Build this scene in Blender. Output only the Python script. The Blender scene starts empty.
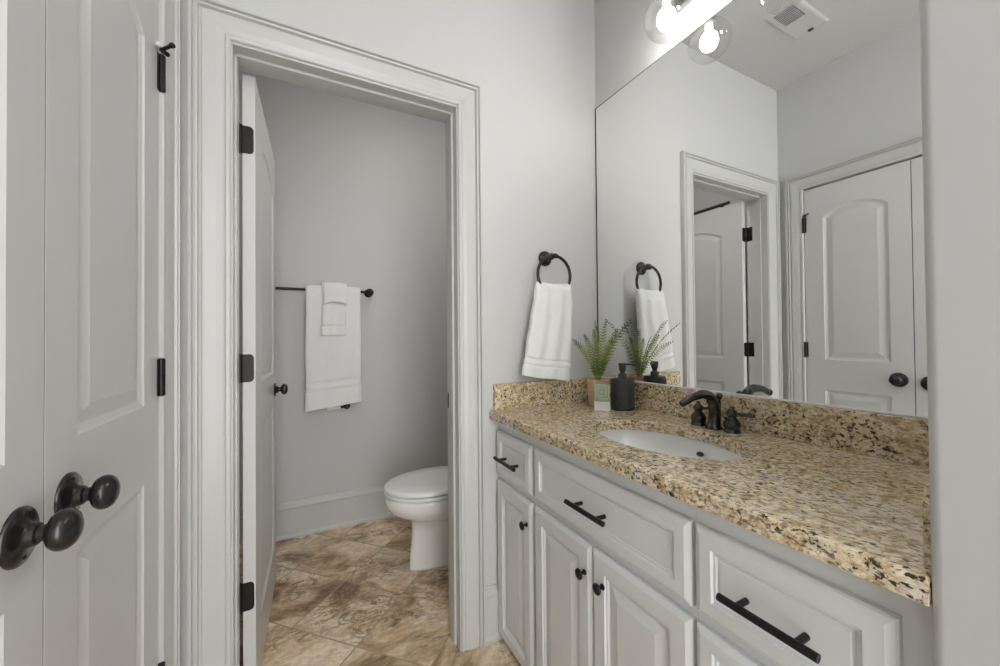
import bpy, bmesh, math, random
from mathutils import Vector, Matrix
from mathutils.geometry import tessellate_polygon
random.seed(7)
S = bpy.context.scene
COL = S.collection
PI = math.pi

# ------------------------------------------------------------------ camera
CAM_H = 1.1642
YAW, PITCH, ROLL, FPX = math.radians(27.1014), math.radians(.6373), math.radians(-.5025), 382.406
F = Vector((math.sin(YAW)*math.cos(PITCH), math.cos(YAW)*math.cos(PITCH), math.sin(PITCH)))
R = Vector((math.cos(YAW), -math.sin(YAW), 0)); U = R.cross(F)
R2 = R*math.cos(ROLL)+U*math.sin(ROLL); U2 = -R*math.sin(ROLL)+U*math.cos(ROLL)
cd = bpy.data.cameras.new('camera'); cam = bpy.data.objects.new('camera', cd); COL.objects.link(cam)
cd.sensor_fit = 'HORIZONTAL'; cd.sensor_width = 36; cd.lens = 36*FPX/1000; cd.clip_start = .02
cam.matrix_world = Matrix(((R2.x, U2.x, -F.x, 0), (R2.y, U2.y, -F.y, 0), (R2.z, U2.z, -F.z, CAM_H), (0, 0, 0, 1)))
S.camera = cam

# ------------------------------------------------------------------ world, exposure
w = bpy.data.worlds.new('world'); S.world = w; w.use_nodes = True
w.node_tree.nodes['Background'].inputs[0].default_value = (.985, .995, 1, 1)
w.node_tree.nodes['Background'].inputs[1].default_value = 2.3
S.view_settings.view_transform = 'Standard'; S.view_settings.look = 'None'
S.view_settings.exposure = 1.40; S.view_settings.gamma = 1; S.view_settings.use_curve_mapping = False
BULB_STRENGTH, WC_FILL, HALL_FILL = 25, 11, 5  # bulbs are the vanity light; the other two drive added fill lamps

# ------------------------------------------------------------------ materials
def mat(name, col, rough=.5, metal=0, spec=.5, coat=0):
    m = bpy.data.materials.new(name); m.use_nodes = True
    b = m.node_tree.nodes['Principled BSDF']
    b.inputs['Base Color'].default_value = (*col, 1); b.inputs['Roughness'].default_value = rough
    b.inputs['Metallic'].default_value = metal; b.inputs['Specular IOR Level'].default_value = spec
    b.inputs['Coat Weight'].default_value = coat
    return m
def N(m, t, **k):
    n = m.node_tree.nodes.new(t)
    for a, v in k.items():
        if a in n.inputs: n.inputs[a].default_value = v
        else: setattr(n, a, v)
    return n
def L(m, a, b): m.node_tree.links.new(a, b)
def ramp(m, fac, stops, interp='LINEAR'):
    r = N(m, 'ShaderNodeValToRGB'); r.color_ramp.interpolation = interp
    e = r.color_ramp.elements
    while len(e) < len(stops): e.new(.5)
    for x, (p, c) in zip(e, stops): x.position = p; x.color = (*c, 1) if len(c) == 3 else c
    L(m, fac, r.inputs[0]); return r
def mix(m, fac, a, b, mode='MIX'):
    n = N(m, 'ShaderNodeMix', data_type='RGBA', blend_type=mode)
    for s, v in ((0, fac), (6, a), (7, b)):
        if hasattr(v, 'is_output') or isinstance(v, bpy.types.NodeSocket): L(m, v, n.inputs[s])
        else: n.inputs[s].default_value = v if s == 0 else (*v, 1)
    return n.outputs[2]
def bump(m, height, strength, dist=.002):
    b = N(m, 'ShaderNodeBump', Strength=strength, Distance=dist)
    L(m, height, b.inputs['Height']); L(m, b.outputs[0], m.node_tree.nodes['Principled BSDF'].inputs['Normal'])
def paint(name, col, rough, bs=.08, scale=350):
    m = mat(name, col, rough, spec=.4)
    tc = N(m, 'ShaderNodeTexCoord'); nz = N(m, 'ShaderNodeTexNoise', Scale=scale, Detail=2.0)
    L(m, tc.outputs['Object'], nz.inputs['Vector']); bump(m, nz.outputs[0], bs, .001)
    return m
M_WALL = paint('wall_paint', (.58, .58, .575), .55, .10, 160)
M_CEIL = paint('ceiling_paint', (.55, .55, .545), .8, .1, 200)
M_TRIM = paint('trim_paint', (.56, .56, .55), .28, .03)
M_DOOR = paint('door_paint', (.63, .63, .625), .30, .03)
M_CAB = paint('cabinet_paint', (.69, .705, .705), .32, .03)
M_PORC = mat('porcelain', (.87, .87, .855), .08, coat=.5)
M_BLACK = mat('black_metal', (.020, .019, .018), .38, .6)
M_BRONZE = paint('dark_bronze', (.052, .051, .050), .22, .04, 120)
M_BRONZE.node_tree.nodes['Principled BSDF'].inputs['Metallic'].default_value = .75
M_FAUCET = mat('oil_rubbed_bronze', (.075, .070, .066), .15, .85)
M_NICKEL = mat('brushed_nickel', (.45, .45, .44), .3, 1)
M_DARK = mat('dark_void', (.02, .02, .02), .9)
M_SLOT = mat('vent_shade_rod_dark', (.05, .05, .05), .8)  # painted shade behind the vent slats, plain dark for rod and tab
M_MIRROR = mat('mirror_silver', (.93, .94, .935), .0, 1)
M_SOIL = mat('soil', (.02, .018, .012), .95)
M_WHITE = mat('white_plastic', (.8, .8, .8), .4)

def towel_mat(name, col):
    m = mat(name, col, .95, spec=.1)
    b = m.node_tree.nodes['Principled BSDF']; b.inputs['Sheen Weight'].default_value = .3
    tc = N(m, 'ShaderNodeTexCoord'); a = N(m, 'ShaderNodeTexNoise', Scale=260.0, Detail=3.0)
    L(m, tc.outputs['Object'], a.inputs['Vector']); bump(m, a.outputs[0], .7, .003)
    return m
M_TOWEL = towel_mat('white_terry', (.84, .84, .83))

def granite():
    m = mat('granite', (.5, .4, .3), .16, coat=.08)
    tc = N(m, 'ShaderNodeTexCoord')
    mp = N(m, 'ShaderNodeMapping'); mp.vector_type = 'TEXTURE'; mp.inputs['Rotation'].default_value = (0, 0, math.radians(-68)); mp.inputs['Scale'].default_value = (1.45, 1.0, 1.0)
    L(m, tc.outputs['Object'], mp.inputs['Vector'])
    v = mp.outputs[0]
    def nz(scale, det, rough=.6, dist=0, vec=v):
        n = N(m, 'ShaderNodeTexNoise', Scale=scale, Detail=det, Roughness=rough, Distortion=dist); L(m, vec, n.inputs['Vector']); return n.outputs[0]
    base = ramp(m, nz(70, 6, .7, .6), [(.32, (.30, .20, .095)), (.43, (.54, .41, .235)), (.51, (.72, .59, .38)), (.63, (.86, .77, .59))]).outputs[0]
    grey = ramp(m, nz(24, 4, .6, .4), [(.53, (0, 0, 0)), (.62, (.55, .55, .55))]).outputs[0]
    c = mix(m, grey, base, (.72, .66, .58))
    rust = ramp(m, nz(110, 5, .7, .8), [(.52, (0, 0, 0)), (.60, (.8, .8, .8))]).outputs[0]
    rc_ = ramp(m, nz(16, 3, .6), [(.38, (.35, .35, .35)), (.6, (1, 1, 1))]).outputs[0]
    m2 = N(m, 'ShaderNodeMath', operation='MULTIPLY'); L(m, rust, m2.inputs[0]); L(m, rc_, m2.inputs[1])
    c = mix(m, m2.outputs[0], c, (.19, .115, .055))
    blk = ramp(m, nz(125, 4, .62, .5), [(.535, (0, 0, 0)), (.59, (1, 1, 1))]).outputs[0]
    clus = ramp(m, nz(13, 3, .6), [(.38, (.4, .4, .4)), (.54, (1, 1, 1))]).outputs[0]
    mm = N(m, 'ShaderNodeMath', operation='MULTIPLY'); L(m, blk, mm.inputs[0]); L(m, clus, mm.inputs[1])
    c = mix(m, mm.outputs[0], c, (.042, .030, .020))
    L(m, c, m.node_tree.nodes['Principled BSDF'].inputs['Base Color'])
    return m
M_GRANITE = granite()

def floor_mat():
    m = mat('travertine_tile', (.4, .3, .2), .35)
    P = .312; u0, v0 = 1.5295, 1.286
    tc = N(m, 'ShaderNodeTexCoord'); sp = N(m, 'ShaderNodeSeparateXYZ'); L(m, tc.outputs['Object'], sp.inputs[0])
    def ma(op, a, b=None, c=None):
        n = N(m, 'ShaderNodeMath', operation=op)
        for i, q in enumerate((a, b, c)):
            if q is None: continue
            if isinstance(q, (int, float)): n.inputs[i].default_value = q
            else: L(m, q, n.inputs[i])
        return n.outputs[0]
    s = 1/math.sqrt(2)
    uu = ma('DIVIDE', ma('SUBTRACT', ma('MULTIPLY', ma('ADD', sp.outputs[0], sp.outputs[1]), s), u0), P)
    vv = ma('DIVIDE', ma('SUBTRACT', ma('MULTIPLY', ma('SUBTRACT', sp.outputs[1], sp.outputs[0]), s), v0), P)
    fu, fv = ma('FRACT', uu), ma('FRACT', vv)
    du = ma('MINIMUM', fu, ma('SUBTRACT', 1, fu)); dv = ma('MINIMUM', fv, ma('SUBTRACT', 1, fv))
    d = ma('MINIMUM', du, dv)
    gr = N(m, 'ShaderNodeMapRange'); L(m, d, gr.inputs[0]); gr.inputs[1].default_value = .006; gr.inputs[2].default_value = .013
    cell = N(m, 'ShaderNodeCombineXYZ'); L(m, ma('FLOOR', uu), cell.inputs[0]); L(m, ma('FLOOR', vv), cell.inputs[1])
    wn = N(m, 'ShaderNodeTexWhiteNoise', noise_dimensions='2D'); L(m, cell.outputs[0], wn.inputs['Vector'])
    off = N(m, 'ShaderNodeVectorMath', operation='MULTIPLY_ADD'); L(m, wn.outputs['Color'], off.inputs[0]); off.inputs[1].default_value = (9, 9, 9); L(m, tc.outputs['Object'], off.inputs[2])
    rot = N(m, 'ShaderNodeMapping'); rot.inputs['Rotation'].default_value = (0, 0, math.radians(25)); rot.inputs['Scale'].default_value = (1.0, 1.5, 1)
    L(m, off.outputs[0], rot.inputs['Vector'])
    def nz(scale, det, rough, dist): 
        n = N(m, 'ShaderNodeTexNoise', Scale=scale, Detail=det, Roughness=rough, Distortion=dist); L(m, rot.outputs[0], n.inputs['Vector']); return n.outputs[0]
    big = nz(3.2, 6, .62, .9)
    c = ramp(m, big, [(.33, (.22, .13, .07)), (.42, (.46, .32, .19)), (.50, (.70, .54, .36)), (.60, (.88, .75, .58))]).outputs[0]
    tint = mix(m, wn.outputs['Value'], (.92, .92, .90), (1.1, 1.05, 1.0)); c = mix(m, 1.0, c, tint, 'MULTIPLY')
    vein = ramp(m, nz(4.5, 7, .7, 1.6), [(.460, (0, 0, 0)), (.5, (1, 1, 1)), (.535, (0, 0, 0))]).outputs[0]
    vm = ramp(m, nz(2.4, 2, .5, 0), [(.45, (0, 0, 0)), (.58, (.9, .9, .9))]).outputs[0]
    vf = ma('MULTIPLY', vein, vm)
    c = mix(m, vf, c, (.15, .09, .05))
    fine = ramp(m, nz(40, 4, .6, 0), [(.38, (.82, .82, .82)), (.6, (1.08, 1.08, 1.08))]).outputs[0]
    c = mix(m, 1.0, c, fine, 'MULTIPLY')
    c = mix(m, gr.outputs[0], (.42, .32, .21), c)
    L(m, c, m.node_tree.nodes['Principled BSDF'].inputs['Base Color'])
    hh = ma('ADD', ma('MULTIPLY', gr.outputs[0], .6), ma('MULTIPLY', big, .5)); bump(m, hh, .35, .003)
    return m
M_FLOOR = floor_mat()

def emis(name, col, strength):
    m = bpy.data.materials.new(name); m.use_nodes = True; nt = m.node_tree; nt.nodes.clear()
    e = nt.nodes.new('ShaderNodeEmission'); e.inputs[0].default_value = (*col, 1); e.inputs[1].default_value = strength
    o = nt.nodes.new('ShaderNodeOutputMaterial'); nt.links.new(e.outputs[0], o.inputs[0]); return m
M_BULB = emis('bulb_glow', (1, .975, .94), BULB_STRENGTH)
M_WCFILL = emis('wc_fill_glow', (1, .97, .93), WC_FILL)
M_HALLFILL = emis('hall_fill_glow', (1, .98, .96), HALL_FILL)
def thin_glass():
    m = bpy.data.materials.new('clear_globe_glass'); m.use_nodes = True; nt = m.node_tree; nt.nodes.clear()
    t = nt.nodes.new('ShaderNodeBsdfTransparent'); t.inputs[0].default_value = (.96, .96, .96, 1)
    g = nt.nodes.new('ShaderNodeBsdfGlossy'); g.inputs['Roughness'].default_value = .02
    lw = nt.nodes.new('ShaderNodeLayerWeight'); lw.inputs[0].default_value = .25
    r = nt.nodes.new('ShaderNodeMapRange'); r.inputs[1].default_value = 0; r.inputs[2].default_value = 1; r.inputs[3].default_value = .03; r.inputs[4].default_value = .55
    nt.links.new(lw.outputs['Facing'], r.inputs[0])
    x = nt.nodes.new('ShaderNodeMixShader'); nt.links.new(r.outputs[0], x.inputs[0]); nt.links.new(t.outputs[0], x.inputs[1]); nt.links.new(g.outputs[0], x.inputs[2])
    o = nt.nodes.new('ShaderNodeOutputMaterial'); nt.links.new(x.outputs[0], o.inputs[0]); return m
M_GLASS = thin_glass()

# ------------------------------------------------------------------ mesh helpers
def new(): return bmesh.new()
def obj(name, bm, m, parent=None, smooth=None, loc=None):
    bmesh.ops.remove_doubles(bm, verts=bm.verts, dist=1e-6)
    bmesh.ops.recalc_face_normals(bm, faces=bm.faces)
    me = bpy.data.meshes.new(name)
    if loc is not None: bmesh.ops.translate(bm, verts=bm.verts, vec=-Vector(loc))
    bm.to_mesh(me); bm.free()
    for k in (m if isinstance(m, (list, tuple)) else [m]): me.materials.append(k)
    o = bpy.data.objects.new(name, me); COL.objects.link(o)
    if loc is not None: o.location = loc
    if smooth:
        me.polygons.foreach_set('use_smooth', [True]*len(me.polygons))
        if smooth is not True: me.set_sharp_from_angle(angle=math.radians(smooth))
    if parent:
        # parts are drawn in world space: move the mesh into the parent's space
        pw = world_loc(parent); o.parent = parent
        me.transform(Matrix.Translation(-pw))
    return o
def world_loc(o):
    v = Vector((0, 0, 0))
    while o: v += Vector(o.location); o = o.parent
    return v
def tag(o, label=None, cat=None, group=None, kind=None):
    if label: o['label'] = label
    if cat: o['category'] = cat
    if group: o['group'] = group
    if kind: o['kind'] = kind
    return o
def thing(name, loc, label, cat, group=None, kind=None):
    o = bpy.data.objects.new(name, None); COL.objects.link(o); o.location = loc; o.empty_display_size = .05
    return tag(o, label, cat, group, kind)
def struct(name, bm, m, label=None, smooth=None):
    return tag(obj(name, bm, m, None, smooth), label, None, None, 'structure')
def box(bm, a, b, bev=0, seg=2, mi=0):
    x0, y0, z0 = a; x1, y1, z1 = b
    vs = [bm.verts.new(p) for p in ((x0,y0,z0),(x1,y0,z0),(x1,y1,z0),(x0,y1,z0),(x0,y0,z1),(x1,y0,z1),(x1,y1,z1),(x0,y1,z1))]
    fs = [bm.faces.new([vs[i] for i in f]) for f in ((3,2,1,0),(4,5,6,7),(0,1,5,4),(1,2,6,5),(2,3,7,6),(3,0,4,7))]
    for f in fs: f.material_index = mi
    if bev:
        es = list({e for f in fs for e in f.edges})
        bmesh.ops.bevel(bm, geom=es, offset=bev, segments=seg, affect='EDGES', profile=.5)
    return fs
def lathe(bm, prof, origin, axis=(0,0,1), n=32, cap=True, mi=0):
    ax = Vector(axis).normalized(); t = Vector((1,0,0)) if abs(ax.x) < .9 else Vector((0,1,0))
    a = ax.cross(t).normalized(); b = ax.cross(a); o = Vector(origin); rings = []
    for r, h in prof:
        if r < 1e-6: rings.append([bm.verts.new(o+ax*h)])
        else: rings.append([bm.verts.new(o+ax*h+(a*math.cos(2*PI*k/n)+b*math.sin(2*PI*k/n))*r) for k in range(n)])
    for p, q in zip(rings, rings[1:]):
        for k in range(n):
            k2 = (k+1) % n
            if len(p) == 1 and len(q) == 1: continue
            if len(p) == 1: f = bm.faces.new((p[0], q[k], q[k2]))
            elif len(q) == 1: f = bm.faces.new((p[k], p[k2], q[0]))
            else: f = bm.faces.new((p[k], p[k2], q[k2], q[k]))
            f.material_index = mi
    if cap:
        for r_ in (rings[0], rings[-1]):
            if len(r_) > 2: bm.faces.new(r_).material_index = mi
def tube(bm, pts, rad, n=12, closed=False, cap=True, flat=1.0):
    pts = [Vector(p) for p in pts]; m_ = len(pts)
    rad = [rad]*m_ if isinstance(rad, (int, float)) else rad
    rings = []; prev = None
    for i, p in enumerate(pts):
        if closed: t = (pts[(i+1) % m_]-pts[i-1]).normalized()
        else: t = (pts[min(i+1, m_-1)]-pts[max(i-1, 0)]).normalized()
        if prev is None:
            h = Vector((0,0,1)) if abs(t.z) < .9 else Vector((1,0,0)); u = t.cross(h).normalized()
        else: u = (prev-t*prev.dot(t)).normalized()
        prev = u; v = t.cross(u)
        rings.append([bm.verts.new(p+(u*math.cos(2*PI*k/n)+v*math.sin(2*PI*k/n)*flat)*rad[i]) for k in range(n)])
    R_ = rings+[rings[0]] if closed else rings
    for p, q in zip(R_, R_[1:]):
        for k in range(n): bm.faces.new((p[k], p[(k+1) % n], q[(k+1) % n], q[k]))
    if cap and not closed: bm.faces.new(rings[0]); bm.faces.new(rings[-1])
def inset(poly, d):
    n = len(poly); area = sum(poly[i][0]*poly[(i+1) % n][1]-poly[(i+1) % n][0]*poly[i][1] for i in range(n))
    s = 1 if area > 0 else -1; out = []
    for i in range(n):
        p0, p1, p2 = Vector(poly[i-1]), Vector(poly[i]), Vector(poly[(i+1) % n])
        e1, e2 = (p1-p0).normalized(), (p2-p1).normalized()
        n1, n2 = Vector((-e1.y, e1.x))*s, Vector((-e2.y, e2.x))*s
        b = n1+n2; k = 2/max(b.dot(b), .4)
        out.append(tuple(p1+b*k*d))
    return out
def loops(bm, poly, steps, P, fill=True, mi=0):
    """nest copies of a flat outline: steps = (inset, height); P maps (a, b, height) to space"""
    prev = None
    for d, h in steps:
        ring = [bm.verts.new(P(a, b, h)) for a, b in (inset(poly, d) if d else poly)]
        if prev:
            for i in range(len(ring)):
                j = (i+1) % len(ring); bm.faces.new((prev[i], prev[j], ring[j], ring[i])).material_index = mi
        prev = ring
    if fill:
        pl = [v.co.copy() for v in prev]
        for tri in tessellate_polygon([pl]):
            try: bm.faces.new([prev[i] for i in tri])
            except ValueError: pass
def holed(bm, outer, holes, P, h):
    ls = [outer]+holes; vs = [bm.verts.new(P(a, b, h)) for l in ls for a, b in l]
    for tri in tessellate_polygon([[Vector((a, b, 0)) for a, b in l] for l in ls]):
        try: bm.faces.new([vs[i] for i in tri])
        except ValueError: pass
def rect(a0, b0, a1, b1): return [(a0, b0), (a1, b0), (a1, b1), (a0, b1)]
def arch(a0, b0, a1, bs, bt, n=16):
    """rectangle whose top edge is a low arch: bs shoulder height, bt crown height"""
    c = (a0+a1)/2; w_ = (a1-a0)/2; hgt = bt-bs; r = (w_*w_+hgt*hgt)/(2*hgt); cy = bt-r; an = math.asin(w_/r)
    return [(a0, b0), (a1, b0)]+[(c+r*math.sin(an-2*an*k/n), cy+r*math.cos(an-2*an*k/n)) for k in range(n+1)]
def ell(cx, cy, a, b, n=48): return [(cx+a*math.cos(2*PI*k/n), cy+b*math.sin(2*PI*k/n)) for k in range(n)]

# ------------------------------------------------------------------ room dimensions (metres)
D, YW = 1.348, 1.468          # back wall, its toilet-room side
W = 1.1863                    # mirror surface
XL = -.317                    # left wall and the closed pair of doors in it
D2 = 2.583                    # far wall of the toilet room
ZC, ZT, ZCEIL = .881, .849, 2.72
Y1, XE = .172, .641           # corner of the wall that closes the vanity
HEAD = 2.036

bm = new(); box(bm, (-.9, -1.6, -.1), (1.6, 2.75, 0)); struct('floor', bm, M_FLOOR, 'travertine tile floor laid on the diagonal')
bm = new(); box(bm, (-.6, -1.6, ZCEIL), (1.6, 2.75, ZCEIL+.1)); struct('ceiling', bm, M_CEIL)
bm = new()
box(bm, (XL-.12, D, 0), (-.189, YW, ZCEIL)); box(bm, (.516, D, 0), (1.31, YW, ZCEIL)); box(bm, (-.189, D, HEAD+.01), (.516, YW, ZCEIL))
struct('wall_back', bm, M_WALL, 'pale wall with the doorway and the towel ring')
bm = new(); box(bm, (W+.006, Y1-.05, 0), (1.31, D, ZCEIL)); struct('wall_right', bm, M_WALL, 'pale wall behind the mirror')
bm = new()
box(bm, (XL-.12, 1.212, 0), (XL, D, ZCEIL)); box(bm, (XL-.12, -1.6, 0), (XL, .290, ZCEIL)); box(bm, (XL-.12, .290, HEAD+.004), (XL, 1.212, ZCEIL))
struct('wall_left', bm, M_WALL, 'pale wall around the pair of arched panel doors')
bm = new()
fs = box(bm, (XE, -1.6, 0), (1.31, Y1, ZCEIL))
es = [e for e in bm.edges if all(abs(v.co.x-XE) < 1e-6 and abs(v.co.y-Y1) < 1e-6 for v in e.verts)]
bmesh.ops.bevel(bm, geom=es, offset=.012, segments=6, affect='EDGES', profile=.5)
struct('wall_front', bm, M_WALL, 'pale wall with rounded corner at the right end of the vanity', 40)
XWL, XWR = -.40, 1.10
bm = new(); box(bm, (XWL-.1, YW, 0), (XWL, D2, ZCEIL)); struct('wall_toilet_left', bm, M_WALL)
bm = new(); box(bm, (XWR, YW, 0), (XWR+.1, D2, ZCEIL)); struct('wall_toilet_right', bm, M_WALL)
bm = new(); box(bm, (XWL-.1, D2, 0), (XWR+.1, D2+.1, ZCEIL)); struct('wall_toilet_back', bm, M_WALL, 'grey wall of the toilet room behind the towel bar')
bm = new(); box(bm, (XL-.30, .2, 0), (XL-.28, D, ZCEIL)); struct('wall_closet', bm, M_DARK)

# baseboards: profile swept along a straight wall
BB = [(0, 0), (.022, 0), (.022, .012), (.018, .018), (.013, .022), (.013, .165), (.016, .169), (.016, .176), (.010, .186), (.006, .192), (.004, .205), (0, .205)]
def baseboard(name, p, q, nrm, label=None):
    bm = new(); p, q, nrm = Vector(p), Vector(q), Vector(nrm); rings = []
    for e in (p, q): rings.append([bm.verts.new(e+nrm*t+Vector((0, 0, z))) for t, z in BB])
    n = len(BB)
    for k in range(n): bm.faces.new((rings[0][k], rings[0][(k+1) % n], rings[1][(k+1) % n], rings[1][k]))
    bm.faces.new(rings[0]); bm.faces.new(rings[1]); return struct(name, bm, M_TRIM, label)
baseboard('baseboard_toilet_back', (XWL, D2, 0), (XWR, D2, 0), (0, -1, 0), 'tall baseboard under the towel bar')
baseboard('baseboard_toilet_left', (XWL, YW, 0), (XWL, D2-.022, 0), (1, 0, 0))
baseboard('baseboard_toilet_right', (XWR, YW, 0), (XWR, D2-.022, 0), (-1, 0, 0))
baseboard('baseboard_back', (.608, D, 0), (.74, D, 0), (0, -1, 0), 'short baseboard between doorway casing and vanity')
baseboard('baseboard_front', (XE, -1.6, 0), (XE, Y1-.02, 0), (-1, 0, 0))

# casings: a moulded profile mitred round an opening
CP = [(0, 0), (0, .006), (.003, .0095), (.010, .0105), (.0125, .0055), (.017, .0080), (.030, .0115), (.056, .0150), (.060, .0150), (.0625, .0095), (.066, .0095), (.0685, .0195), (.0725, .0205), (.0745, .0135), (.078, .0135), (.080, .0225), (.087, .0225), (.088, .020), (.088, 0)]
def casing(bm, a0, a1, ztop, P, kw=1, kl=None):
    """a0 < a1 along the wall; P(a, z, t) -> space"""
    sets = []
    for (sa, aa, zz, sz) in ((-1, a0, 0, 0), (-1, a0, ztop, 1), (1, a1, ztop, 1), (1, a1, 0, 0)):
        sets.append([bm.verts.new(P(aa+sa*w_*(kl if kl and sa < 0 else kw), zz+sz*w_*kw, t)) for w_, t in CP])
    n = len(CP)
    for p, q in zip(sets, sets[1:]):
        for k in range(n-1): bm.faces.new((p[k], p[k+1], q[k+1], q[k]))
    bm.faces.new(sets[0]); bm.faces.new(sets[-1])
bm = new(); casing(bm, -.189, .516, 2.040, lambda a, z, t: (a, D-t, z), 1.05, 1.115)
# jambs and stops of the doorway
box(bm, (-.200, D-.002, 0), (-.185, YW, HEAD)); box(bm, (.512, D-.002, 0), (.527, YW, HEAD)); box(bm, (-.200, D-.002, HEAD-.003), (.524, YW, HEAD+.012))
box(bm, (-.186, 1.385, 0), (-.1805, 1.430, HEAD-.004), .001); box(bm, (.504, 1.385, 0), (.513, 1.430, HEAD-.004), .001); box(bm, (-.186, 1.385, 2.024), (.510, 1.430, HEAD-.002), .001)
casing(bm, -.189, .513, 2.040, lambda a, z, t: (a, YW+t, z))
trim1 = struct('trim_1', bm, M_TRIM, 'moulded white casing around the open doorway', None)
bm = new(); box(bm, (.510, 1.436, .885), (.5135, 1.462, .945), .001); obj('strike_plate', bm, M_BLACK, trim1)
bm = new(); casing(bm, .290, 1.213, 2.040, lambda a, z, t: (XL+t, a, z))
struct('trim_2', bm, M_TRIM, 'moulded white casing around the closed pair of doors', None)

# ------------------------------------------------------------------ moulded two-panel doors
PAN = [(0, 0), (.004, -.0035), (.009, -.0055), (.014, -.0075), (.019, -.0075), (.041, -.0030), (.044, -.0022)]
def leaf(bm, wd, ht, th, px0, px1, up, lo, P):
    """door leaf: a across, b up, both faces moulded. up = (bottom, shoulder, crown), lo = (bottom, top)"""
    A = arch(px0, up[0], px1, up[1], up[2]); B = rect(px0, lo[0], px1, lo[1]); O = rect(0, 0, wd, ht)
    for s, base in ((1, 0), (-1, -th)):
        Q = lambda a, b, h, s=s, base=base: P(a, b, base+s*h)
        holed(bm, O, [A, B], Q, 0)
        for pl in (A, B): loops(bm, pl, PAN, Q)
    for i in range(4):
        (a0, b0), (a1, b1) = O[i], O[(i+1) % 4]
        bm.faces.new([bm.verts.new(P(*q)) for q in ((a0, b0, 0), (a1, b1, 0), (a1, b1, -th), (a0, b0, -th))])
def knob(parent, at, nrm, label=None, rr=.036, kr=.027):
    o = Vector(at); bm = new()
    # neck and egg-shaped knob
    lathe(bm, [(.0112, .008), (.0112, .014), (.0122, .0145), (.0122, .0185), (.0102, .019), (.0102, .026), (.012, .0275), (.016, .029), (.0215, .032), (.0248, .037), (.0256, .0415), (.0245, .0465), (.0205, .0515), (.0138, .055), (.007, .0565), (0, .0568)], o, nrm, 36, cap=False)
    k = obj('door_knob', bm, M_BRONZE, parent, 50)
    bm = new(); lathe(bm, [(rr, 0), (rr, .003), (rr-.002, .0050), (rr-.010, .0068), (.018, .0095), (.0148, .0125), (.0138, .0175), (.0125, .019), (.0112, .019), (.0112, .017)], o, nrm, 40)
    r = obj('rosette', bm, M_BRONZE, k, 50)
    bm = new(); t = Vector((0, 0, 1))
    for s in (1, -1): lathe(bm, [(.0032, 0), (.0032, .0012), (.002, .0022), (0, .0026)], o+Vector(nrm)*.0058+t*s*.026, nrm, 12, cap=False)
    obj('screw', bm, M_BLACK, r, 50)
    return k

TH = .035
def left_leaf(name, y0, y1, mirror_x, label):
    root = thing(name, (XL, y0, .008), label, None, None, 'structure')
    wd = y1-y0; bm = new()
    leaf(bm, wd, 2.022, TH, .084 if not mirror_x else .100, wd-.090 if not mirror_x else wd-.076, (1.009, 1.838, 1.892), (.22, .835), lambda a, b, h: (XL+h, y0+a, .008+b))
    o = obj('door_panel', bm, M_DOOR, root)
    return root
near_leaf = left_leaf('door_1', .294, .7500, True, 'white arched panel door leaf nearest the camera at far left')
far_leaf = left_leaf('door_2', .7534, 1.2085, False, 'white arched panel door leaf beside the open doorway')
knob(near_leaf, (XL, .697, .922), (1, 0, 0)); knob(far_leaf, (XL, .810, .930), (1, 0, 0))
bm = new(); box(bm, (XL-.030, .7502, .010), (XL-.0008, .7532, 2.028)); obj('seam_shade', bm, M_DARK, near_leaf)  # black strip standing in for the shade in the seam between the leaves
def butt_hinge(parent, x, y, z, stop=False):
    bm = new()
    lathe(bm, [(0, -.046), (.005, -.046), (.007, -.044), (.007, .044), (.005, .046), (0, .046)], (x+.0055, y, z), (0, 0, 1), 14, cap=False)
    for k in range(-2, 3): lathe(bm, [(.0078, -.0083), (.0078, .0083)], (x+.0055, y, z+k*.0175), (0, 0, 1), 14)
    box(bm, (x-.0005, y-.012, z-.044), (x+.0022, y+.012, z+.044))
    o = obj('hinge', bm, M_BLACK, parent, 40)
    if stop:
        bm = new(); zz = z+.056
        tube(bm, [(x+.004, y+.002, zz+.003), (x+.016, y-.014, zz+.001), (x+.034, y-.034, zz)], .0042, 10)
        tube(bm, [(x+.008, y, zz), (x+.020, y-.014, zz-.013)], .0055, 10)
        lathe(bm, [(.006, -.003), (.006, .003)], (x+.034, y-.034, zz), (1, -1, 0), 12)
        a = obj('door_stop_arm', bm, M_BLACK, o, 40)
        bm = new(); lathe(bm, [(.0055, -.004), (.0065, 0), (.0055, .005)], (x+.006, y-.020, zz+.003), (1, -.4, 0), 12)
        obj('stop_bumper', bm, M_WHITE, o, 40)
butt_hinge(far_leaf, XL, 1.211, 1.822, True); butt_hinge(far_leaf, XL, 1.211, 1.074); butt_hinge(far_leaf, XL, 1.211, .336)

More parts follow.
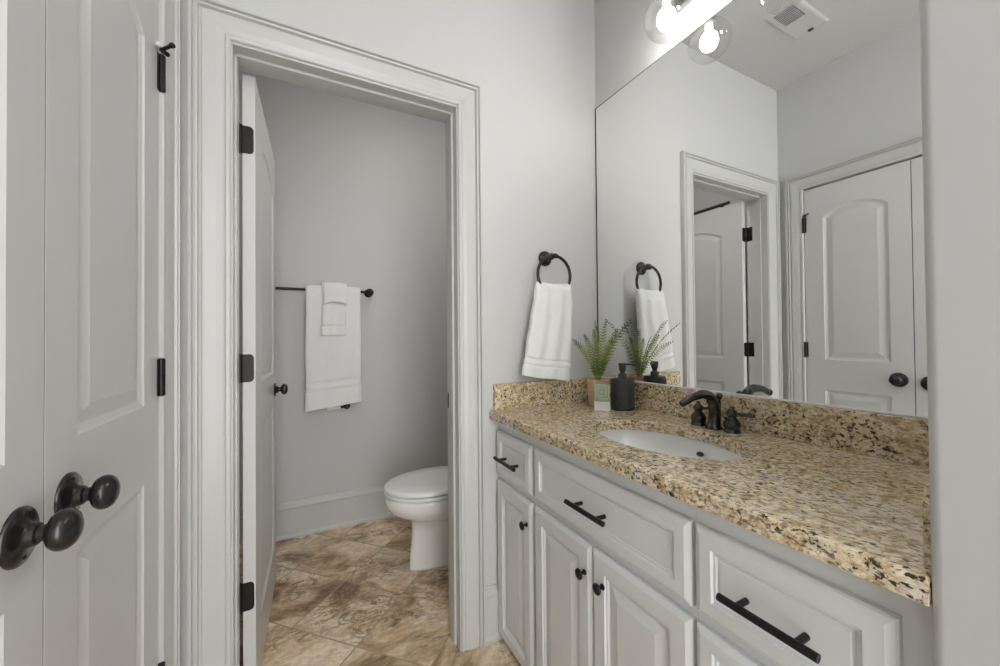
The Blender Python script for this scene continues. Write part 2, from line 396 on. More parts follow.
# toilet-room door, open a little less than a right angle
wc = thing('door_3', (-.177, 1.478, .010), 'white arched panel door standing open into the toilet room', None, None, 'structure')
ang = math.radians(1.5); dirv = Vector((math.sin(ang), math.cos(ang), 0)); nrm = Vector((math.cos(ang), -math.sin(ang), 0))
base = Vector((-.177, 1.478, .010))+nrm*TH
def WP(a, b, h): return tuple(base+dirv*a+nrm*h+Vector((0, 0, b)))
bm = new(); leaf(bm, .665, 2.018, TH, .132, .560, (1.000, 1.822, 1.885), (.185, .842), WP); obj('door_panel', bm, M_DOOR, wc)
for s in (1, -1):
    o = base+dirv*.605+Vector((0, 0, .918))
    if s < 0: o = o-nrm*TH
    knob(wc, o, nrm*s, None, .030)
for z in (1.815, 1.071, .337):
    bm = new()
    # plate let into the hinge edge of the door, with rounded outer corners
    c = [(-.1465, z-.034), (-.1465, z+.034), (-.1500, z+.042), (-.157, z+.045), (-.1835, z+.045), (-.1835, z-.045), (-.157, z-.045), (-.1500, z-.042)]
    vs = [bm.verts.new((x, 1.4780, zz)) for x, zz in c]; vs2 = [bm.verts.new((x, 1.4762, zz)) for x, zz in c]
    bm.faces.new(vs); bm.faces.new(vs2)
    for i in range(8): bm.faces.new((vs[i], vs[(i+1) % 8], vs2[(i+1) % 8], vs2[i]))
    lathe(bm, [(.006, -.046), (.006, .046)], (-.1835, 1.4755, z), (0, 0, 1), 14)
    box(bm, (-.1858, 1.436, z-.045), (-.1838, 1.474, z+.045), .0004)
    for dz in (-.03, -.01, .012, .03): lathe(bm, [(.0035, 0), (.0035, .0008)], (-.166+(.008 if int(dz*100) % 2 else -.004), 1.4762, z+dz), (0, -1, 0), 10)
    obj('hinge', bm, M_BLACK, wc, 30)

# ------------------------------------------------------------------ vanity
XF = .680                      # face frame
def vanity_unit(y0, y1, label):
    root = thing('vanity_cabinet', ((XF+W)/2, (y0+y1)/2, 0), label, 'cabinet', 'vanity cabinets under the granite top')
    bm = new()
    # open-topped carcass (the basin hangs into it)
    yy0, yy1 = y0+.0005, y1-.0005
    box(bm, (XF, yy0, .022), (XF+.018, yy1, ZT-.001)); box(bm, (XF+.018, yy0, .022), (W, yy0+.014, ZT-.001)); box(bm, (XF+.018, yy1-.014, .022), (W, yy1, ZT-.001))
    box(bm, (XF+.018, yy0+.014, .022), (W, yy1-.014, .040)); box(bm, (W-.008, yy0+.014, .04), (W, yy1-.014, ZT-.02))
    box(bm, (XF+.06, yy0, 0), (XF+.078, yy1, .022))
    obj('carcass', bm, M_CAB, root); return root
DRAW = [(0, 0), (0, .010), (.003, .0135), (.012, .018), (.034, .018), (.037, .0135), (.041, .0135), (.044, .011), (.047, .011), (.049, .0125)]
DOOR = [(0, 0), (0, .010), (.003, .0135), (.012, .018), (.046, .018), (.049, .0135), (.053, .0135), (.057, .0095), (.062, .0095), (.088, .0155)]
def front(root, name, y0, y1, z0, z1, steps):
    bm = new(); loops(bm, rect(y0, z0, y1, z1), steps, lambda a, b, h: (XF-.0002-h, a, b))
    return obj(name, bm, M_CAB, root)
def pull(parent, yc, zc, ln=.147):
    bm = new(); x = XF-.018
    tube(bm, [(x-.031, yc-ln/2, zc), (x-.031, yc+ln/2, zc)], .0066, 16)
    for s in (-1, 1): tube(bm, [(x+.0005, yc+s*ln*.30, zc), (x-.028, yc+s*ln*.30, zc)], .0054, 12)
    return obj('pull_handle', bm, M_BLACK, parent, 40)
def cabknob(parent, y, z):
    bm = new(); lathe(bm, [(.0075, -.0005), (.0075, .002), (.0045, .004), (.0045, .012), (.008, .0150), (.0135, .0175), (.0140, .0200), (.0125, .0225), (.0080, .0250), (0, .0262)], (XF-.018, y, z), (-1, 0, 0), 24, cap=False)
    return obj('knob', bm, M_BLACK, parent, 50)
v1 = vanity_unit(1.074, D-.001, 'narrow white vanity cabinet with one drawer over one door, against the doorway wall')
v2 = vanity_unit(.494, 1.074, 'wide white vanity cabinet under the basin with long drawer front and two doors')
v3 = vanity_unit(Y1+.001, .494, 'white vanity cabinet of stacked drawers at the right end under the granite')
ZD0, ZD1, ZDO = .637, .803, .615
d = front(v1, 'drawer', 1.083, 1.338, ZD0, ZD1, DRAW); pull(d, 1.212, .714, .148)
d = front(v1, 'door', 1.083, 1.338, .022, ZDO, DOOR); cabknob(d, 1.110, .535)
d = front(v2, 'drawer', .498, 1.066, ZD0, ZD1, DRAW); pull(d, .777, .717, .146)
d = front(v2, 'door', .7885, 1.066, .022, ZDO, DOOR); cabknob(d, .812, .538)
d = front(v2, 'door', .498, .7845, .022, ZDO, DOOR); cabknob(d, .743, .538)
d = front(v3, 'drawer', .206, .489, ZD0, ZD1, DRAW); pull(d, .348, .716, .144)
d = front(v3, 'drawer', .206, .489, .330, ZDO, DRAW); pull(d, .353, .47, .147)
d = front(v3, 'drawer', .206, .489, .022, .312, DRAW); pull(d, .353, .17, .147)

# granite top with the basin cut-out
SX, SY, SA, SB = .899, .759, .151, .222
bm = new()
O = rect(.640, Y1, W, D); H_ = ell(SX, SY, SA, SB, 64)
IP = lambda a, b, h: (a, b, h)
loops(bm, O, [(0, ZT), (0, ZC-.006), (.0005, ZC-.0037), (.0018, ZC-.0018), (.0037, ZC-.0005), (.006, ZC)], IP, fill=False)
holed(bm, inset(O, .006), [ell(SX, SY, SA+.003, SB+.003, 64)], IP, ZC)
holed(bm, O, [H_], IP, ZT)
loops(bm, ell(SX, SY, SA+.003, SB+.003, 64), [(0, ZC), (.0012, ZC-.0005), (.003, ZC-.003), (.003, ZT)], IP, fill=False)
tag(obj('granite_countertop', bm, M_GRANITE, None, None, (SX, SY, ZT)), 'speckled tan granite countertop with an oval basin cut-out', 'countertop')
bm = new(); box(bm, (W-.020, Y1+.0115, ZC), (W, D-.0205, .981), .0015)
tag(obj('granite_backsplash', bm, M_GRANITE, None, None, (W, .76, ZC)), 'long granite backsplash strip under the mirror', 'backsplash')
bm = new(); box(bm, (.656, D-.020, ZC), (W, D, .981), .0015)
tag(obj('granite_backsplash', bm, M_GRANITE, None, None, (.9, D, ZC)), 'granite side splash below the towel ring', 'backsplash')
bm = new(); box(bm, (.668, Y1, ZC), (W, Y1+.011, .981), .0015)
tag(obj('granite_backsplash', bm, M_GRANITE, None, None, (.9, Y1, ZC)), 'dark end of granite splash at the right edge of the countertop', 'backsplash')

# undermount basin
t = thing('basin', (SX, SY, ZT-.13), 'white oval undermount porcelain basin in the granite top', 'sink')
bm = new(); st = []
n = 64
prof = [(1.045, 0), (1.045, -.012), (1.02, -.035), (.97, -.062), (.86, -.092), (.66, -.113), (.40, -.123), (.15, -.127), (.08, -.128)]
rings = [[bm.verts.new((SX+SA*k*math.cos(2*PI*i/n), SY+SB*k*math.sin(2*PI*i/n), ZT-.0005+z)) for i in range(n)] for k, z in prof]
orings = [[bm.verts.new((SX+(SA*k+.012)*math.cos(2*PI*i/n), SY+(SB*k+.012)*math.sin(2*PI*i/n), ZT-.0005+z-(.010 if j else 0))) for i in range(n)] for j, (k, z) in enumerate(prof)]
for rs in (rings, orings):
    for p, q in zip(rs, rs[1:]):
        for i in range(n): bm.faces.new((p[i], p[(i+1) % n], q[(i+1) % n], q[i]))
for i in range(n): bm.faces.new((rings[0][i], rings[0][(i+1) % n], orings[0][(i+1) % n], orings[0][i]))
bm.faces.new(rings[-1]); bm.faces.new(orings[-1])
obj('bowl', bm, M_PORC, t, 50)
bm = new(); lathe(bm, [(.021, 0), (.021, .002), (.017, .0035), (.015, .002), (.013, .002), (.012, .004), (0, .005)], (SX, SY, ZT-.1285), (0, 0, 1), 24, cap=False); obj('drain', bm, M_FAUCET, t, 50)
bm = new()
oc = Vector((SX+SA*1.005-.006, SY-.015, ZT-.037))
lathe(bm, [(.0095, 0), (.0095, .002), (.0075, .0028), (.006, .001), (0, .0008)], oc, (-1, 0, .45), 24, cap=False)
bmesh.ops.scale(bm, vec=(1, 1.25, .7), verts=bm.verts, space=Matrix.Translation(-oc)); obj('overflow_ring', bm, M_FAUCET, t, 50)

# faucet: curved spout, two bell handles with levers, lift rod
fx, fy = 1.108, .742
t = thing('faucet', (fx, fy, ZC), 'dark bronze faucet with curved spout and two lever handles', 'faucet')
bm = new()
lathe(bm, [(.024, 0), (.024, .004), (.021, .007), (.018, .012), (.0165, .020)], (fx, fy, ZC), (0, 0, 1), 28)
sp = [(fx, fy, ZC+.010), (fx+.003, fy, ZC+.045), (fx-.003, fy, ZC+.078), (fx-.020, fy, ZC+.099), (fx-.047, fy, ZC+.108), (fx-.076, fy, ZC+.106), (fx-.104, fy, ZC+.101), (fx-.124, fy, ZC+.093), (fx-.138, fy, ZC+.089)]
def smoothpath(pts, k=5):
    P_ = [Vector(p) for p in pts]; out = []
    for i in range(len(P_)-1):
        p0, p1, p2, p3 = P_[max(i-1, 0)], P_[i], P_[i+1], P_[min(i+2, len(P_)-1)]
        for j in range(k):
            s = j/k; out.append(.5*((2*p1)+(-p0+p2)*s+(2*p0-5*p1+4*p2-p3)*s*s+(-p0+3*p1-3*p2+p3)*s**3))
    out.append(P_[-1]); return out
pp = smoothpath(sp); nn = len(pp)
tube(bm, pp, [.0180-.0090*min(1, i/(nn*.95)) for i in range(nn)], 20)
e = Vector(sp[-1]); dr = (Vector(sp[-1])-Vector(sp[-2])).normalized()
lathe(bm, [(.0085, -.003), (.0105, 0), (.0105, .004), (.008, .007), (0, .0075)], e, dr, 20, cap=False)
obj('spout', bm, M_FAUCET, t, 50)
bm = new(); lathe(bm, [(.0035, 0), (.0035, .086), (.006, .089), (.009, .095), (.009, .100), (.005, .105), (0, .106)], (fx+.028, fy, ZC), (0, 0, 1), 16, cap=False); obj('lift_rod', bm, M_FAUCET, t, 50)
for dy, ld in ((.056, (.55, -.83, .02)), (-.051, (.10, -.99, .03))):
    bm = new(); lathe(bm, [(.0225, 0), (.0225, .004), (.020, .007), (.0205, .012), (.0225, .020), (.0215, .028), (.016, .036), (.0115, .041), (.0105, .045), (.0135, .048), (.0145, .054), (.0125, .061), (.008, .065), (.0055, .067), (.0065, .071), (.004, .075), (0, .076)], (fx+.006, fy+dy, ZC), (0, 0, 1), 28, cap=False)
    h = obj('handle', bm, M_FAUCET, t, 50)
    bm = new(); o = Vector((fx+.006, fy+dy, ZC+.054)); l = Vector(ld).normalized()
    tube(bm, [o+l*.010, o+l*.018, o+l*.030, o+l*.042, o+l*.053, o+l*.060, o+l*.062], [.0065, .0055, .0062, .0075, .0085, .0068, .002], 16, flat=.7); obj('lever', bm, M_FAUCET, h, 50)

# mirror
t = thing('wall_mirror', (W, .76, .983), 'large frameless wall mirror above the granite backsplash', 'mirror')
bm = new(); vs = [bm.verts.new(p) for p in ((W, Y1+.001, .982), (W, 1.339, .982), (W, 1.339, 2.2005), (W, Y1+.001, 2.203))]; bm.faces.new(vs)
bmesh.ops.solidify(bm, geom=bm.faces[:], thickness=.001)
for v in bm.verts: v.co.x = W if v.co.x < W+.0003 and v in vs else W+.001
obj('glass', bm, M_MIRROR, t)
bm = new(); box(bm, (W+.0012, Y1+.001, .982), (W+.0058, 1.3475, 2.2055)); obj('backing', bm, M_DARK, t)
bm = new(); box(bm, (W-.0035, Y1+.012, .9812), (W+.0008, 1.3275, .9848), .0008); obj('bottom_strip', bm, M_WHITE, t)  # thin white strip along the mirror's lower edge

# ------------------------------------------------------------------ vanity light: three clear globes
t = thing('vanity_light', (W, .620, 2.36), 'three-globe vanity light fixed above the mirror', 'light fixture')
bm = new(); box(bm, (W-.016, .33, 2.315), (W+.006, .91, 2.395), .004); obj('back_plate', bm, M_NICKEL, t)
for y in (.866, .620, .374):
    c = Vector((1.076, y, 2.222))
    bm = new(); tube(bm, smoothpath([(W-.015, y, 2.355), (W-.06, y, 2.36), (c.x+.01, y, 2.352), (c.x, y, 2.33), (c.x, y, 2.300)], 4), .007, 12)
    lathe(bm, [(.0, .100), (.012, .100), (.023, .092), (.024, .060), (.0235, .058), (0, .058)], c, (0, 0, 1), 24, cap=False); obj('arm', bm, M_NICKEL, t, 50)
    bm = new(); n_ = 18; pr = []
    a0 = math.asin(.026/.070)
    for k in range(n_+1):
        a = a0+(PI-a0)*k/n_; pr.append((max(.070*math.sin(a), 0), .070*math.cos(a)))
    lathe(bm, pr, c, (0, 0, 1), 40, cap=False); g = obj('globe', bm, M_GLASS, t, True)
    bm = new(); lathe(bm, [(0, -.036), (.012, -.0335), (.022, -.026), (.029, -.012), (.030, 0), (.0265, .014), (.021, .022)], c, (0, 0, 1), 24, cap=False); bu = obj('bulb', bm, M_BULB, g, True)
    bm = new(); lathe(bm, [(.021, .022), (.016, .032), (.014, .040), (.014, .058)], c, (0, 0, 1), 24, cap=False); obj('bulb_neck', bm, M_WHITE, t, True)

# ceiling vent seen in the mirror
t = thing('ceiling_vent', (.21, .99, ZCEIL), 'square white ceiling vent with dark louvres seen in the mirror', 'vent')
bm = new(); loops(bm, rect(.062, .918, .362, 1.062), [(0, 0), (0, .004), (.004, .009), (.012, .011)], lambda a, b, h: (a, b, ZCEIL-h)); obj('cover', bm, M_CEIL, t)
bm = new(); box(bm, (.218, .948, ZCEIL-.0118), (.334, 1.032, ZCEIL-.0105)); lou = obj('louvre_shade', bm, M_SLOT, t)  # flat dark plate: the shade behind the slats put into colour
for k in range(9):
    bm = new(); x = .222+k*.0132; box(bm, (x, .950, ZCEIL-.0150), (x+.0045, 1.030, ZCEIL-.0118)); obj('slat', bm, M_CEIL, lou)
bm = new(); box(bm, (.080, .975, ZCEIL-.016), (.096, .995, ZCEIL-.011)); obj('lever_tab', bm, M_SLOT, t)

# ------------------------------------------------------------------ added fill lamps, unseen by the camera
t = thing('added_fill_lamp', (.58, 1.66, ZCEIL), 'added unseen dome fill lamp on the toilet room ceiling', 'light fixture')
bm = new(); lathe(bm, [(.15, 0), (.15, -.02), (.14, -.025)], (.58, 1.66, ZCEIL), (0, 0, 1), 32); obj('rim', bm, M_NICKEL, t, 40)
bm = new(); lathe(bm, [(.135, -.024), (.12, -.05), (.08, -.075), (.04, -.085), (0, -.088)], (.58, 1.66, ZCEIL), (0, 0, 1), 32, cap=False); obj('dome', bm, M_WCFILL, t, True)
t = thing('added_fill_lamp', (.17, -.45, ZCEIL), 'added unseen dome fill lamp on the ceiling behind the camera', 'light fixture')
bm = new(); lathe(bm, [(.17, 0), (.17, -.02), (.16, -.025)], (.17, -.45, ZCEIL), (0, 0, 1), 32); obj('rim', bm, M_NICKEL, t, 40)
bm = new(); lathe(bm, [(.155, -.024), (.14, -.05), (.09, -.075), (.04, -.085), (0, -.088)], (.17, -.45, ZCEIL), (0, 0, 1), 32, cap=False); obj('dome', bm, M_HALLFILL, t, True)

# ------------------------------------------------------------------ towel ring and hand towel
rc = Vector((.914, 1.292, 1.417)); RR = .080
t = thing('towel_ring', (.905, D, 1.494), 'dark bronze towel ring on the wall beside the mirror', 'towel ring')
bm = new(); lathe(bm, [(.032, 0), (.032, .005), (.029, .010), (.023, .013), (.016, .017), (.013, .024), (.012, .040), (.013, .046), (.014, .052), (.012, .058), (.006, .062), (0, .063)], (.905, D, 1.494), (0, -1, 0), 32); obj('wall_mount', bm, M_BRONZE, t, 50)
bm = new(); tube(bm, [rc+Vector((math.sin(2*PI*k/64)*RR, 0, math.cos(2*PI*k/64)*RR)) for k in range(64)], .0064, 12, closed=True); obj('ring', bm, M_BRONZE, t, True)
bm = new(); lathe(bm, [(.008, -.009), (.010, -.006), (.010, .006), (.008, .009)], rc+Vector((.006, 0, RR)), (1, 0, -.1), 16); obj('ring_clasp', bm, M_BRONZE, t, 50)

def draped(name, m, prof_fn, nu, nv, label, cat, loc, sub=1):
    """closed cloth body: prof_fn(u 0..1 round the section, v 0..1 from top) -> point"""
    bm = new(); g = [[bm.verts.new(prof_fn(i/nu, j/nv)) for i in range(nu)] for j in range(nv+1)]
    for a, b in zip(g, g[1:]):
        for i in range(nu): bm.faces.new((a[i], a[(i+1) % nu], b[(i+1) % nu], b[i]))
    bm.faces.new(g[0]); bm.faces.new(g[-1])
    o = obj(name, bm, m, None, True, loc)
    if sub: s_ = o.modifiers.new('s', 'SUBSURF'); s_.levels = sub; s_.render_levels = sub
    return tag(o, label, cat)
def hand(u, v):
    a = 2*PI*u; c, s = math.cos(a), math.sin(a)
    z_top = 1.373+.016*(abs(c)**1.5)            # dips where it sags between the ring's sides
    xc = .911-.046*v**1.1; half = .083+.030*v**.8
    zb = .995-.018*c
    z = z_top+(zb-z_top)*v
    th = .010+.030*min(1, v*9)**.6-.012*v
    if v < .05: th *= .3+.7*v/.05
    cx = math.copysign(abs(c)**.75, c); sy = math.copysign(abs(s)**.55, s)
    fold = .006*math.sin(5.5*PI*(cx*.5+.5)+.8)*(1-.55*v)*(1 if s < 0 else .5)+.003*math.sin(9*cx+5*v)
    y = 1.291-.006*v+sy*th*.62+fold*abs(s)
    x = xc+cx*half
    if .79 < v < .82 or .865 < v < .885: y += .0055*(1 if s < 0 else -1)
    x += .0015*math.sin(22*v+3*c)
    return (x, min(y, 1.325), z)
draped('hand_towel', M_TOWEL, hand, 72, 90, 'white hand towel hanging through the wall ring beside the mirror', 'towel', (.9, 1.287, 1.38))

# towel bar with bath towel and washcloth
yb = D2-.062; zb_ = 1.455
t = thing('towel_bar', (.06, D2, zb_), 'black wall towel bar in the toilet room', 'towel bar')
bm = new(); tube(bm, [(-.245, yb, zb_), (.365, yb, zb_)], .0085, 14); obj('bar', bm, M_BLACK, t, 40)
for x in (-.245, .369):
    bm = new(); lathe(bm, [(.027, 0), (.027, .005), (.020, .010), (.011, .016), (.010, .040), (.014, .045), (.0225, .053), (.0240, .062), (.0225, .071), (.015, .079), (0, .082)], (x, D2, zb_), (0, -1, 0), 24, cap=False); obj('bracket', bm, M_BLACK, t, 50)
def hung(name, x0, x1, zt, zf, zr, y, th, r, label, hem, slant=0.0, seed=1):
    """cloth folded over the bar: front drop to zf, rear drop to zr, as one thick slab bent over the top"""
    bm = new(); rnd = random.Random(seed); nx = 26
    NF = 80
    def path(k):
        if k <= NF: q = k/NF; return (y-r, zf+(zt-r-zf)*q)
        if k <= NF+8: a = PI*(k-NF)/8; return (y-r*math.cos(a), zt-r+r*math.sin(a))
        q = (k-NF-8)/16; return (y+r, (zt-r)+(zr-(zt-r))*q)
    K = NF+24; ph = rnd.random()*6
    def pt(i, k, off):
        py, pz = path(k); u = i/nx
        a = path(max(k-1, 0)); b = path(min(k+1, K)); tx, tz = b[0]-a[0], b[1]-a[1]; l = math.hypot(tx, tz); ny, nz_ = -tz/l, tx/l
        drop = max(0, min(1, (zt-pz)/(zt-zf)))
        wv = .0035*math.sin(7*u+ph+2*drop)*drop+.002*math.sin(17*u+3*drop)*drop
        th_ = th
        if k <= NF:
            for hz, hw_ in hem:
                if abs(pz-hz) < hw_: th_ = th*.30
        edge = 1-.9*max(0, abs(u-.5)*2-.93)/.07 if abs(u-.5)*2 > .93 else 1
        o = off*th_*edge
        px = x0+(x1-x0)*u+.004*math.sin(9*drop+seed)*(u-.5)+(.006*(u-.5)*2)*(drop > .85)
        zz = pz+nz_*o+slant*(u-.5)*max(0, drop)**2*(k <= NF)
        return (px, py+ny*o+(wv if k <= NF else wv*.3), zz)
    sh = [[[bm.verts.new(pt(i, k, s*.5)) for k in range(K+1)] for i in range(nx+1)] for s in (-1, 1)]
    for s in sh:
        for i in range(nx):
            for k in range(K): bm.faces.new((s[i][k], s[i+1][k], s[i+1][k+1], s[i][k+1]))
    A, B = sh
    for k in range(K):
        for i in (0, nx): bm.faces.new((A[i][k], A[i][k+1], B[i][k+1], B[i][k]))
    for i in range(nx):
        for k in (0, K): bm.faces.new((A[i][k], A[i+1][k], B[i+1][k], B[i][k]))
    o = obj(name, bm, M_TOWEL, None, True, ((x0+x1)/2, y, zt)); s_ = o.modifiers.new('s', 'SUBSURF'); s_.levels = 1; s_.render_levels = 1
    return tag(o, label, 'towel')
hung('bath_towel', .006, .312, 1.480, .755, .80, yb, .010, .019, 'long white bath towel folded over the black bar', [(.905, .010), (.862, .005)], .035, 3)
hung('washcloth', .092, .222, 1.503, 1.185, 1.20, yb, .010, .035, 'small white washcloth draped over the bath towel on the bar', [(1.240, .008)], 0, 8)
# short top fold of the washcloth, belonging to the same cloth
wcl = [o for o in bpy.data.objects if o.name == 'washcloth'][0]
bm = new(); g = []
for j in range(11):
    row = []
    for i in range(17):
        u, v = i/16, j/10; z = 1.498+(1.362+.022*(1-(2*u-1)**2)*1.0-1.498)*v
        row.append(bm.verts.new((.101+.128*u, yb-.043-.004*min(1, v*3)-.004*v*math.sin(PI*u), z)))
    g.append(row)
for a, b in zip(g, g[1:]):
    for i in range(16): bm.faces.new((a[i], a[i+1], b[i+1], b[i]))
f_ = obj('folded_flap', bm, M_TOWEL, wcl, True); md = f_.modifiers.new('s', 'SOLIDIFY'); md.thickness = .008; md.offset = 0; f_.modifiers.new('b', 'SUBSURF').render_levels = 1

# toilet paper holder mostly behind the towel
t = thing('paper_holder', (.235, D2, .745), 'black toilet paper holder low on the wall below the bath towel', 'holder')
bm = new(); lathe(bm, [(.020, 0), (.020, .005), (.010, .010), (.009, .030)], (.236, D2, .741), (0, -1, 0), 20); tube(bm, [(.236, D2-.030, .741), (.19, D2-.030, .741)], .0075, 12); obj('bracket', bm, M_BLACK, t, 40)
bm = new(); lathe(bm, [(.016, 0), (.016, .075)], (.197, D2-.030, .741), (-1, 0, 0), 24); tag(obj('paper_roll', bm, M_WHITE, None, 40, (.17, D2-.03, .745)), 'thin white toilet paper roll peeking out below the bath towel', 'paper roll')

# dark rod high on the toilet room wall, seen in the mirror above the open door
t = thing('wall_rod', (XWL, 2.0, 2.11), 'dark rod high on the wall above the open toilet room door', 'rod')
bm = new(); tube(bm, [(-.33, 1.673, 2.112), (-.33, 2.40, 2.112)], .011, 14); obj('rod', bm, M_SLOT, t, 40)
for y in (1.75, 2.3):
    bm = new(); tube(bm, [(-.33, y, 2.112), (XWL, y, 2.112)], .007, 10); obj('bracket', bm, M_SLOT, t, 40)

# ------------------------------------------------------------------ toilet, facing left out of the right-hand wall
ty = 1.938
t = thing('toilet', (.75, ty, 0), 'white porcelain toilet with closed lid in the small room', 'toilet')
def sect(bm, secs, n=48, capb=True, capt=True):
    """secs: (x_front, x_back, half width, z); egg-shaped outline pointing to -x"""
    rings = []
    for xf, xb, hw, z in secs:
        ring = []; xm = xf+(xb-xf)*.52
        for k in range(n):
            a = 2*PI*k/n; c, s = math.cos(a), math.sin(a)
            ax = (xb-xm) if c > 0 else (xm-xf)
            ex = .8 if c > 0 else 1.0
            ring.append(bm.verts.new((xm+ax*math.copysign(abs(c)**ex, c), ty+hw*math.copysign(abs(s)**(.9 if c > 0 else 1.0), s), z)))
        rings.append(ring)
    for p, q in zip(rings, rings[1:]):
        for k in range(n): bm.faces.new((p[k], p[(k+1) % n], q[(k+1) % n], q[k]))
    if capb: bm.faces.new(rings[0])
    if capt: bm.faces.new(rings[-1])
bm = new()
sect(bm, [(.466, 1.01, .066, 0), (.466, 1.01, .067, .010), (.470, 1.01, .069, .05), (.478, 1.0, .074, .13), (.482, 1.0, .082, .20), (.478, .98, .096, .238), (.452, .96, .124, .262), (.405, .93, .153, .285), (.370, .91, .170, .312), (.352, .90, .180, .345), (.348, .90, .183, .372), (.352, .90, .181, .383), (.375, .90, .158, .386)])
obj('bowl', bm, M_PORC, t, True)
bm = new(); sect(bm, [(.385, .83, .145, .386), (.385, .83, .145, .3915), (.348, .83, .182, .3925), (.345, .832, .184, .395), (.345, .832, .184, .403), (.350, .830, .180, .4065), (.385, .83, .145, .4075)]); obj('seat', bm, M_PORC, t, 50)
bm = new(); sect(bm, [(.385, .832, .145, .4080), (.383, .832, .147, .4128), (.350, .832, .180, .4130), (.346, .834, .184, .4155), (.346, .834, .184, .425), (.351, .830, .180, .431), (.365, .82, .168, .4345), (.45, .76, .10, .437)]); obj('lid', bm, M_PORC, t, 50)
bm = new(); box(bm, (.85, ty-.15, .385), (.91, ty+.15, .40), .004); box(bm, (.89, ty-.215, .395), (1.085, ty+.215, .76), .02, 4); tk = obj('tank', bm, M_PORC, t, 40)
bm = new(); box(bm, (.88, ty-.225, .76), (1.092, ty+.225, .795), .012, 3); obj('tank_lid', bm, M_PORC, t, 40)
bm = new(); tube(bm, [(.889, ty+.16, .70), (.872, ty+.16, .70)], .010, 14); tube(bm, [(.875, ty+.16, .70), (.872, ty+.09, .692)], .006, 10); obj('flush_lever', bm, M_NICKEL, tk, 40)

# ------------------------------------------------------------------ things on the countertop
pc = Vector((1.070, 1.212, ZC))
t = thing('potted_fern', pc, 'small green fern in a tan wooden pot beside the mirror', 'potted plant')
M_POT = mat('pale_wood', (.50, .33, .19), .55)
nzp = N(M_POT, 'ShaderNodeTexNoise', Scale=18.0, Detail=4.0); tcp = N(M_POT, 'ShaderNodeTexCoord'); mpp = N(M_POT, 'ShaderNodeMapping'); mpp.inputs['Scale'].default_value = (1, 1, 12)
L(M_POT, tcp.outputs['Object'], mpp.inputs['Vector']); L(M_POT, mpp.outputs[0], nzp.inputs['Vector'])
L(M_POT, ramp(M_POT, nzp.outputs[0], [(.3, (.52, .35, .21)), (.7, (.70, .52, .35))]).outputs[0], M_POT.node_tree.nodes['Principled BSDF'].inputs['Base Color'])
bm = new(); lathe(bm, [(0, 0), (.036, 0), (.038, .003), (.043, .06), (.046, .104), (.046, .108), (.043, .108), (.042, .098), (0, .097)], pc+Vector((0, 0, .0005)), (0, 0, 1), 40, cap=False); obj('pot', bm, M_POT, t, 40)
bm = new(); lathe(bm, [(.0415, .098), (.02, .101), (0, .102)], pc, (0, 0, 1), 24, cap=False); obj('soil', bm, M_SOIL, t, 40)
M_FERN = mat('fern_leaf', (.14, .22, .05), .5)
gn = N(M_FERN, 'ShaderNodeTexNoise', Scale=9.0); tcf = N(M_FERN, 'ShaderNodeTexCoord'); L(M_FERN, tcf.outputs['Object'], gn.inputs['Vector'])
L(M_FERN, ramp(M_FERN, gn.outputs[0], [(.38, (.13, .20, .03)), (.6, (.33, .40, .08))]).outputs[0], M_FERN.node_tree.nodes['Principled BSDF'].inputs['Base Color'])
M_FERN.node_tree.nodes['Principled BSDF'].inputs['Subsurface Weight'].default_value = 0
M_TIP = mat('fern_tip', (.045, .06, .04), .6)
def frond(tip, bow=.02, wid=.024):
    bm = new(); b = pc+Vector((0, 0, .100)); tip = Vector(tip); hd = tip-b; hd.z = 0; rad_ = hd.normalized()
    b = b+rad_*.006; ctl = b+Vector((hd.x*.30, hd.y*.30, (tip.z-b.z)*.62+bow))
    n_ = 19; pts = [b*(1-s)**2+ctl*2*s*(1-s)+tip*s*s for s in [i/n_ for i in range(n_+1)]]
    tube(bm, pts, [.0013*(1-.6*i/n_) for i in range(n_+1)], 5)
    face = (rad_*random.choice((-.2, .2))+Vector((-.30, -.92, .22))+Vector((random.uniform(-.3, .3), random.uniform(-.3, .3), 0))).normalized()
    for i in range(2, n_+1):
        s = i/n_; p = pts[i]; t_ = (pts[min(i+1, n_)]-pts[i-1]).normalized()
        up = (face-t_*face.dot(t_)).normalized(); sd = t_.cross(up)
        ln = wid*(math.sin(PI*min(1, (s+.05)*.90))**.7)*(1-.30*s)+.001
        for sg in (-1, 1):
            q = (sd*sg*.86+t_*.50+up*random.uniform(-.18, .18)).normalized()*ln
            wv = t_*.0023; n2 = up*.0004; mi = 1 if s > .84 else 0
            v_ = [bm.verts.new(p-wv*.8), bm.verts.new(p+q*.55-wv+n2), bm.verts.new(p+q), bm.verts.new(p+q*.55+wv+n2), bm.verts.new(p+wv*.8)]
            w2 = [bm.verts.new(x.co-up*.0006) for x in v_]
            bm.faces.new(v_).material_index = mi; bm.faces.new(w2[::-1]).material_index = mi
            for a_ in range(5): bm.faces.new((v_[a_], v_[(a_+1) % 5], w2[(a_+1) % 5], w2[a_])).material_index = mi
    return obj('frond', bm, [M_FERN, M_TIP], t)
for tp, bw in (((1.151, 1.318, 1.232), .01), ((1.020, 1.107, 1.226), .01), ((1.055, 1.020, 1.212), .0), ((1.092, 1.060, 1.222), .01), ((.985, 1.262, 1.150), .02), ((.915, 1.165, 1.137), .02),
               ((1.122, 1.156, 1.190), .01), ((1.105, 1.255, 1.205), .01), ((1.060, 1.225, 1.190), .0), ((1.045, 1.265, 1.170), .01), ((1.02, 1.15, 1.165), .01), ((1.135, 1.20, 1.155), .01), ((1.09, 1.13, 1.16), 0)):
    frond(tp, bw)

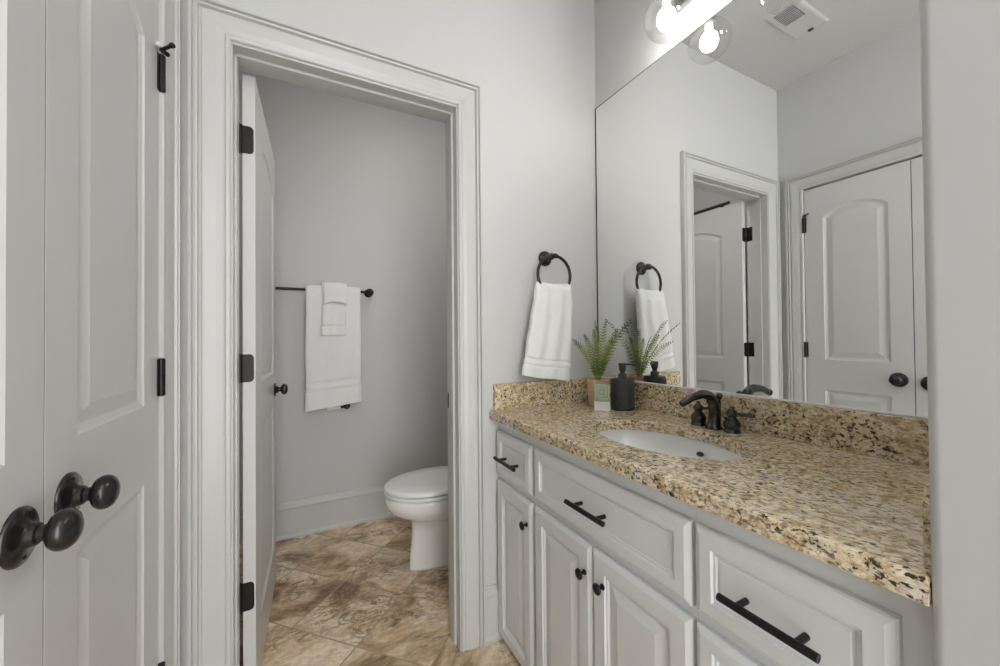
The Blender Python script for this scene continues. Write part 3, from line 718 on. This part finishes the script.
# soap dispenser
sc_ = Vector((1.098, 1.106, ZC))
t = thing('soap_dispenser', sc_, 'black textured soap dispenser with pump beside the fern', 'soap dispenser')
M_DISP = mat('matte_black_ceramic', (.032, .033, .038), .36)
bm = new()
nr, nc = 12, 20
lathe(bm, [(0, .0005), (.039, .0005), (.042, .002), (.0425, .005), (.0425, .116), (.0415, .119), (.038, .1205), (.013, .121), (0, .121)], sc_, (0, 0, 1), 44, cap=False)
for r_ in range(nr):
    for c_ in range(nc):
        a = 2*PI*(c_+.5*(r_ % 2))/nc; z = .011+r_*.0088; d_ = Vector((math.cos(a), math.sin(a), 0)); s_ = Vector((-math.sin(a), math.cos(a), 0)); o = sc_+d_*.0422+Vector((0, 0, z))
        v_ = [bm.verts.new(o+s_*.0068), bm.verts.new(o+Vector((0, 0, 0.0044))), bm.verts.new(o-s_*.0068), bm.verts.new(o-Vector((0, 0, 0.0044)))]; ap = bm.verts.new(o+d_*.0026)
        for k in range(4): bm.faces.new((v_[k], v_[(k+1) % 4], ap))
obj('bottle', bm, M_DISP, t, 35)
bm = new(); lathe(bm, [(0, .119), (.0165, .119), (.0165, .136), (.015, .138), (.0095, .139), (.0095, .148), (.0125, .151), (.0135, .160), (.0150, .176), (.0145, .179), (0, .1795)], sc_, (0, 0, 1), 28, cap=False)
l = Vector((.30, -.95, 0)).normalized(); l = Vector((.92, -.38, 0))
pu = obj('pump', bm, M_DISP, t, 40)
bm = new(); o = sc_+Vector((0, 0, .173)); tube(bm, [o+l*.006, o+l*.030, o+l*.043, o+l*.047-Vector((0, 0, .004))], [.0065, .0050, .004, .003], 12, flat=.6); obj('nozzle', bm, M_DISP, pu, 40)

# small green and white card box, standing in front of the pot and facing the room
bc = Vector((1.016, 1.130, ZC+.0005)); an = math.radians(-47)
ax = Vector((math.cos(an), math.sin(an), 0)); fr = Vector((-.68, -.73, 0)).normalized(); ax = Vector((-fr.y, fr.x, 0))
t = thing('soap_box', bc, 'small green and white box in front of the wooden pot', 'box')
M_GREEN = mat('sage_card', (.30, .36, .25), .6); M_CARD = mat('white_card', (.72, .72, .69), .6); M_PRINT = mat('cream_print', (.55, .60, .46), .6)
def obx(bm, a0, a1, z0, z1, d0, d1):
    vs = [bm.verts.new(bc+ax*a+fr*d+Vector((0, 0, z))) for d in (d0, d1) for a, z in ((a0, z0), (a1, z0), (a1, z1), (a0, z1))]
    for f in ((0, 1, 2, 3), (7, 6, 5, 4), (0, 4, 5, 1), (1, 5, 6, 2), (2, 6, 7, 3), (3, 7, 4, 0)): bm.faces.new([vs[i] for i in f])
bm = new(); obx(bm, -.0285, .0285, .034, .100, -.010, .010); obj('green_lid', bm, M_GREEN, t)
bm = new(); obx(bm, -.0295, .0295, 0, .034, -.011, .011); obj('white_base', bm, M_CARD, t)
bm = new()
for a0, a1, z0, z1 in ((-.024, -.022, .044, .098), (-.024, .010, .096, .098), (.012, .014, .054, .098), (-.016, -.014, .050, .088), (-.016, .006, .086, .088), (-.010, .024, .044, .046), (.022, .024, .046, .094), (-.004, .001, .068, .073), (-.012, .006, .054, .056)):
    obx(bm, a0, a1, z0, z1, .0098, .0106)
obj('printed_lines', bm, M_PRINT, t)
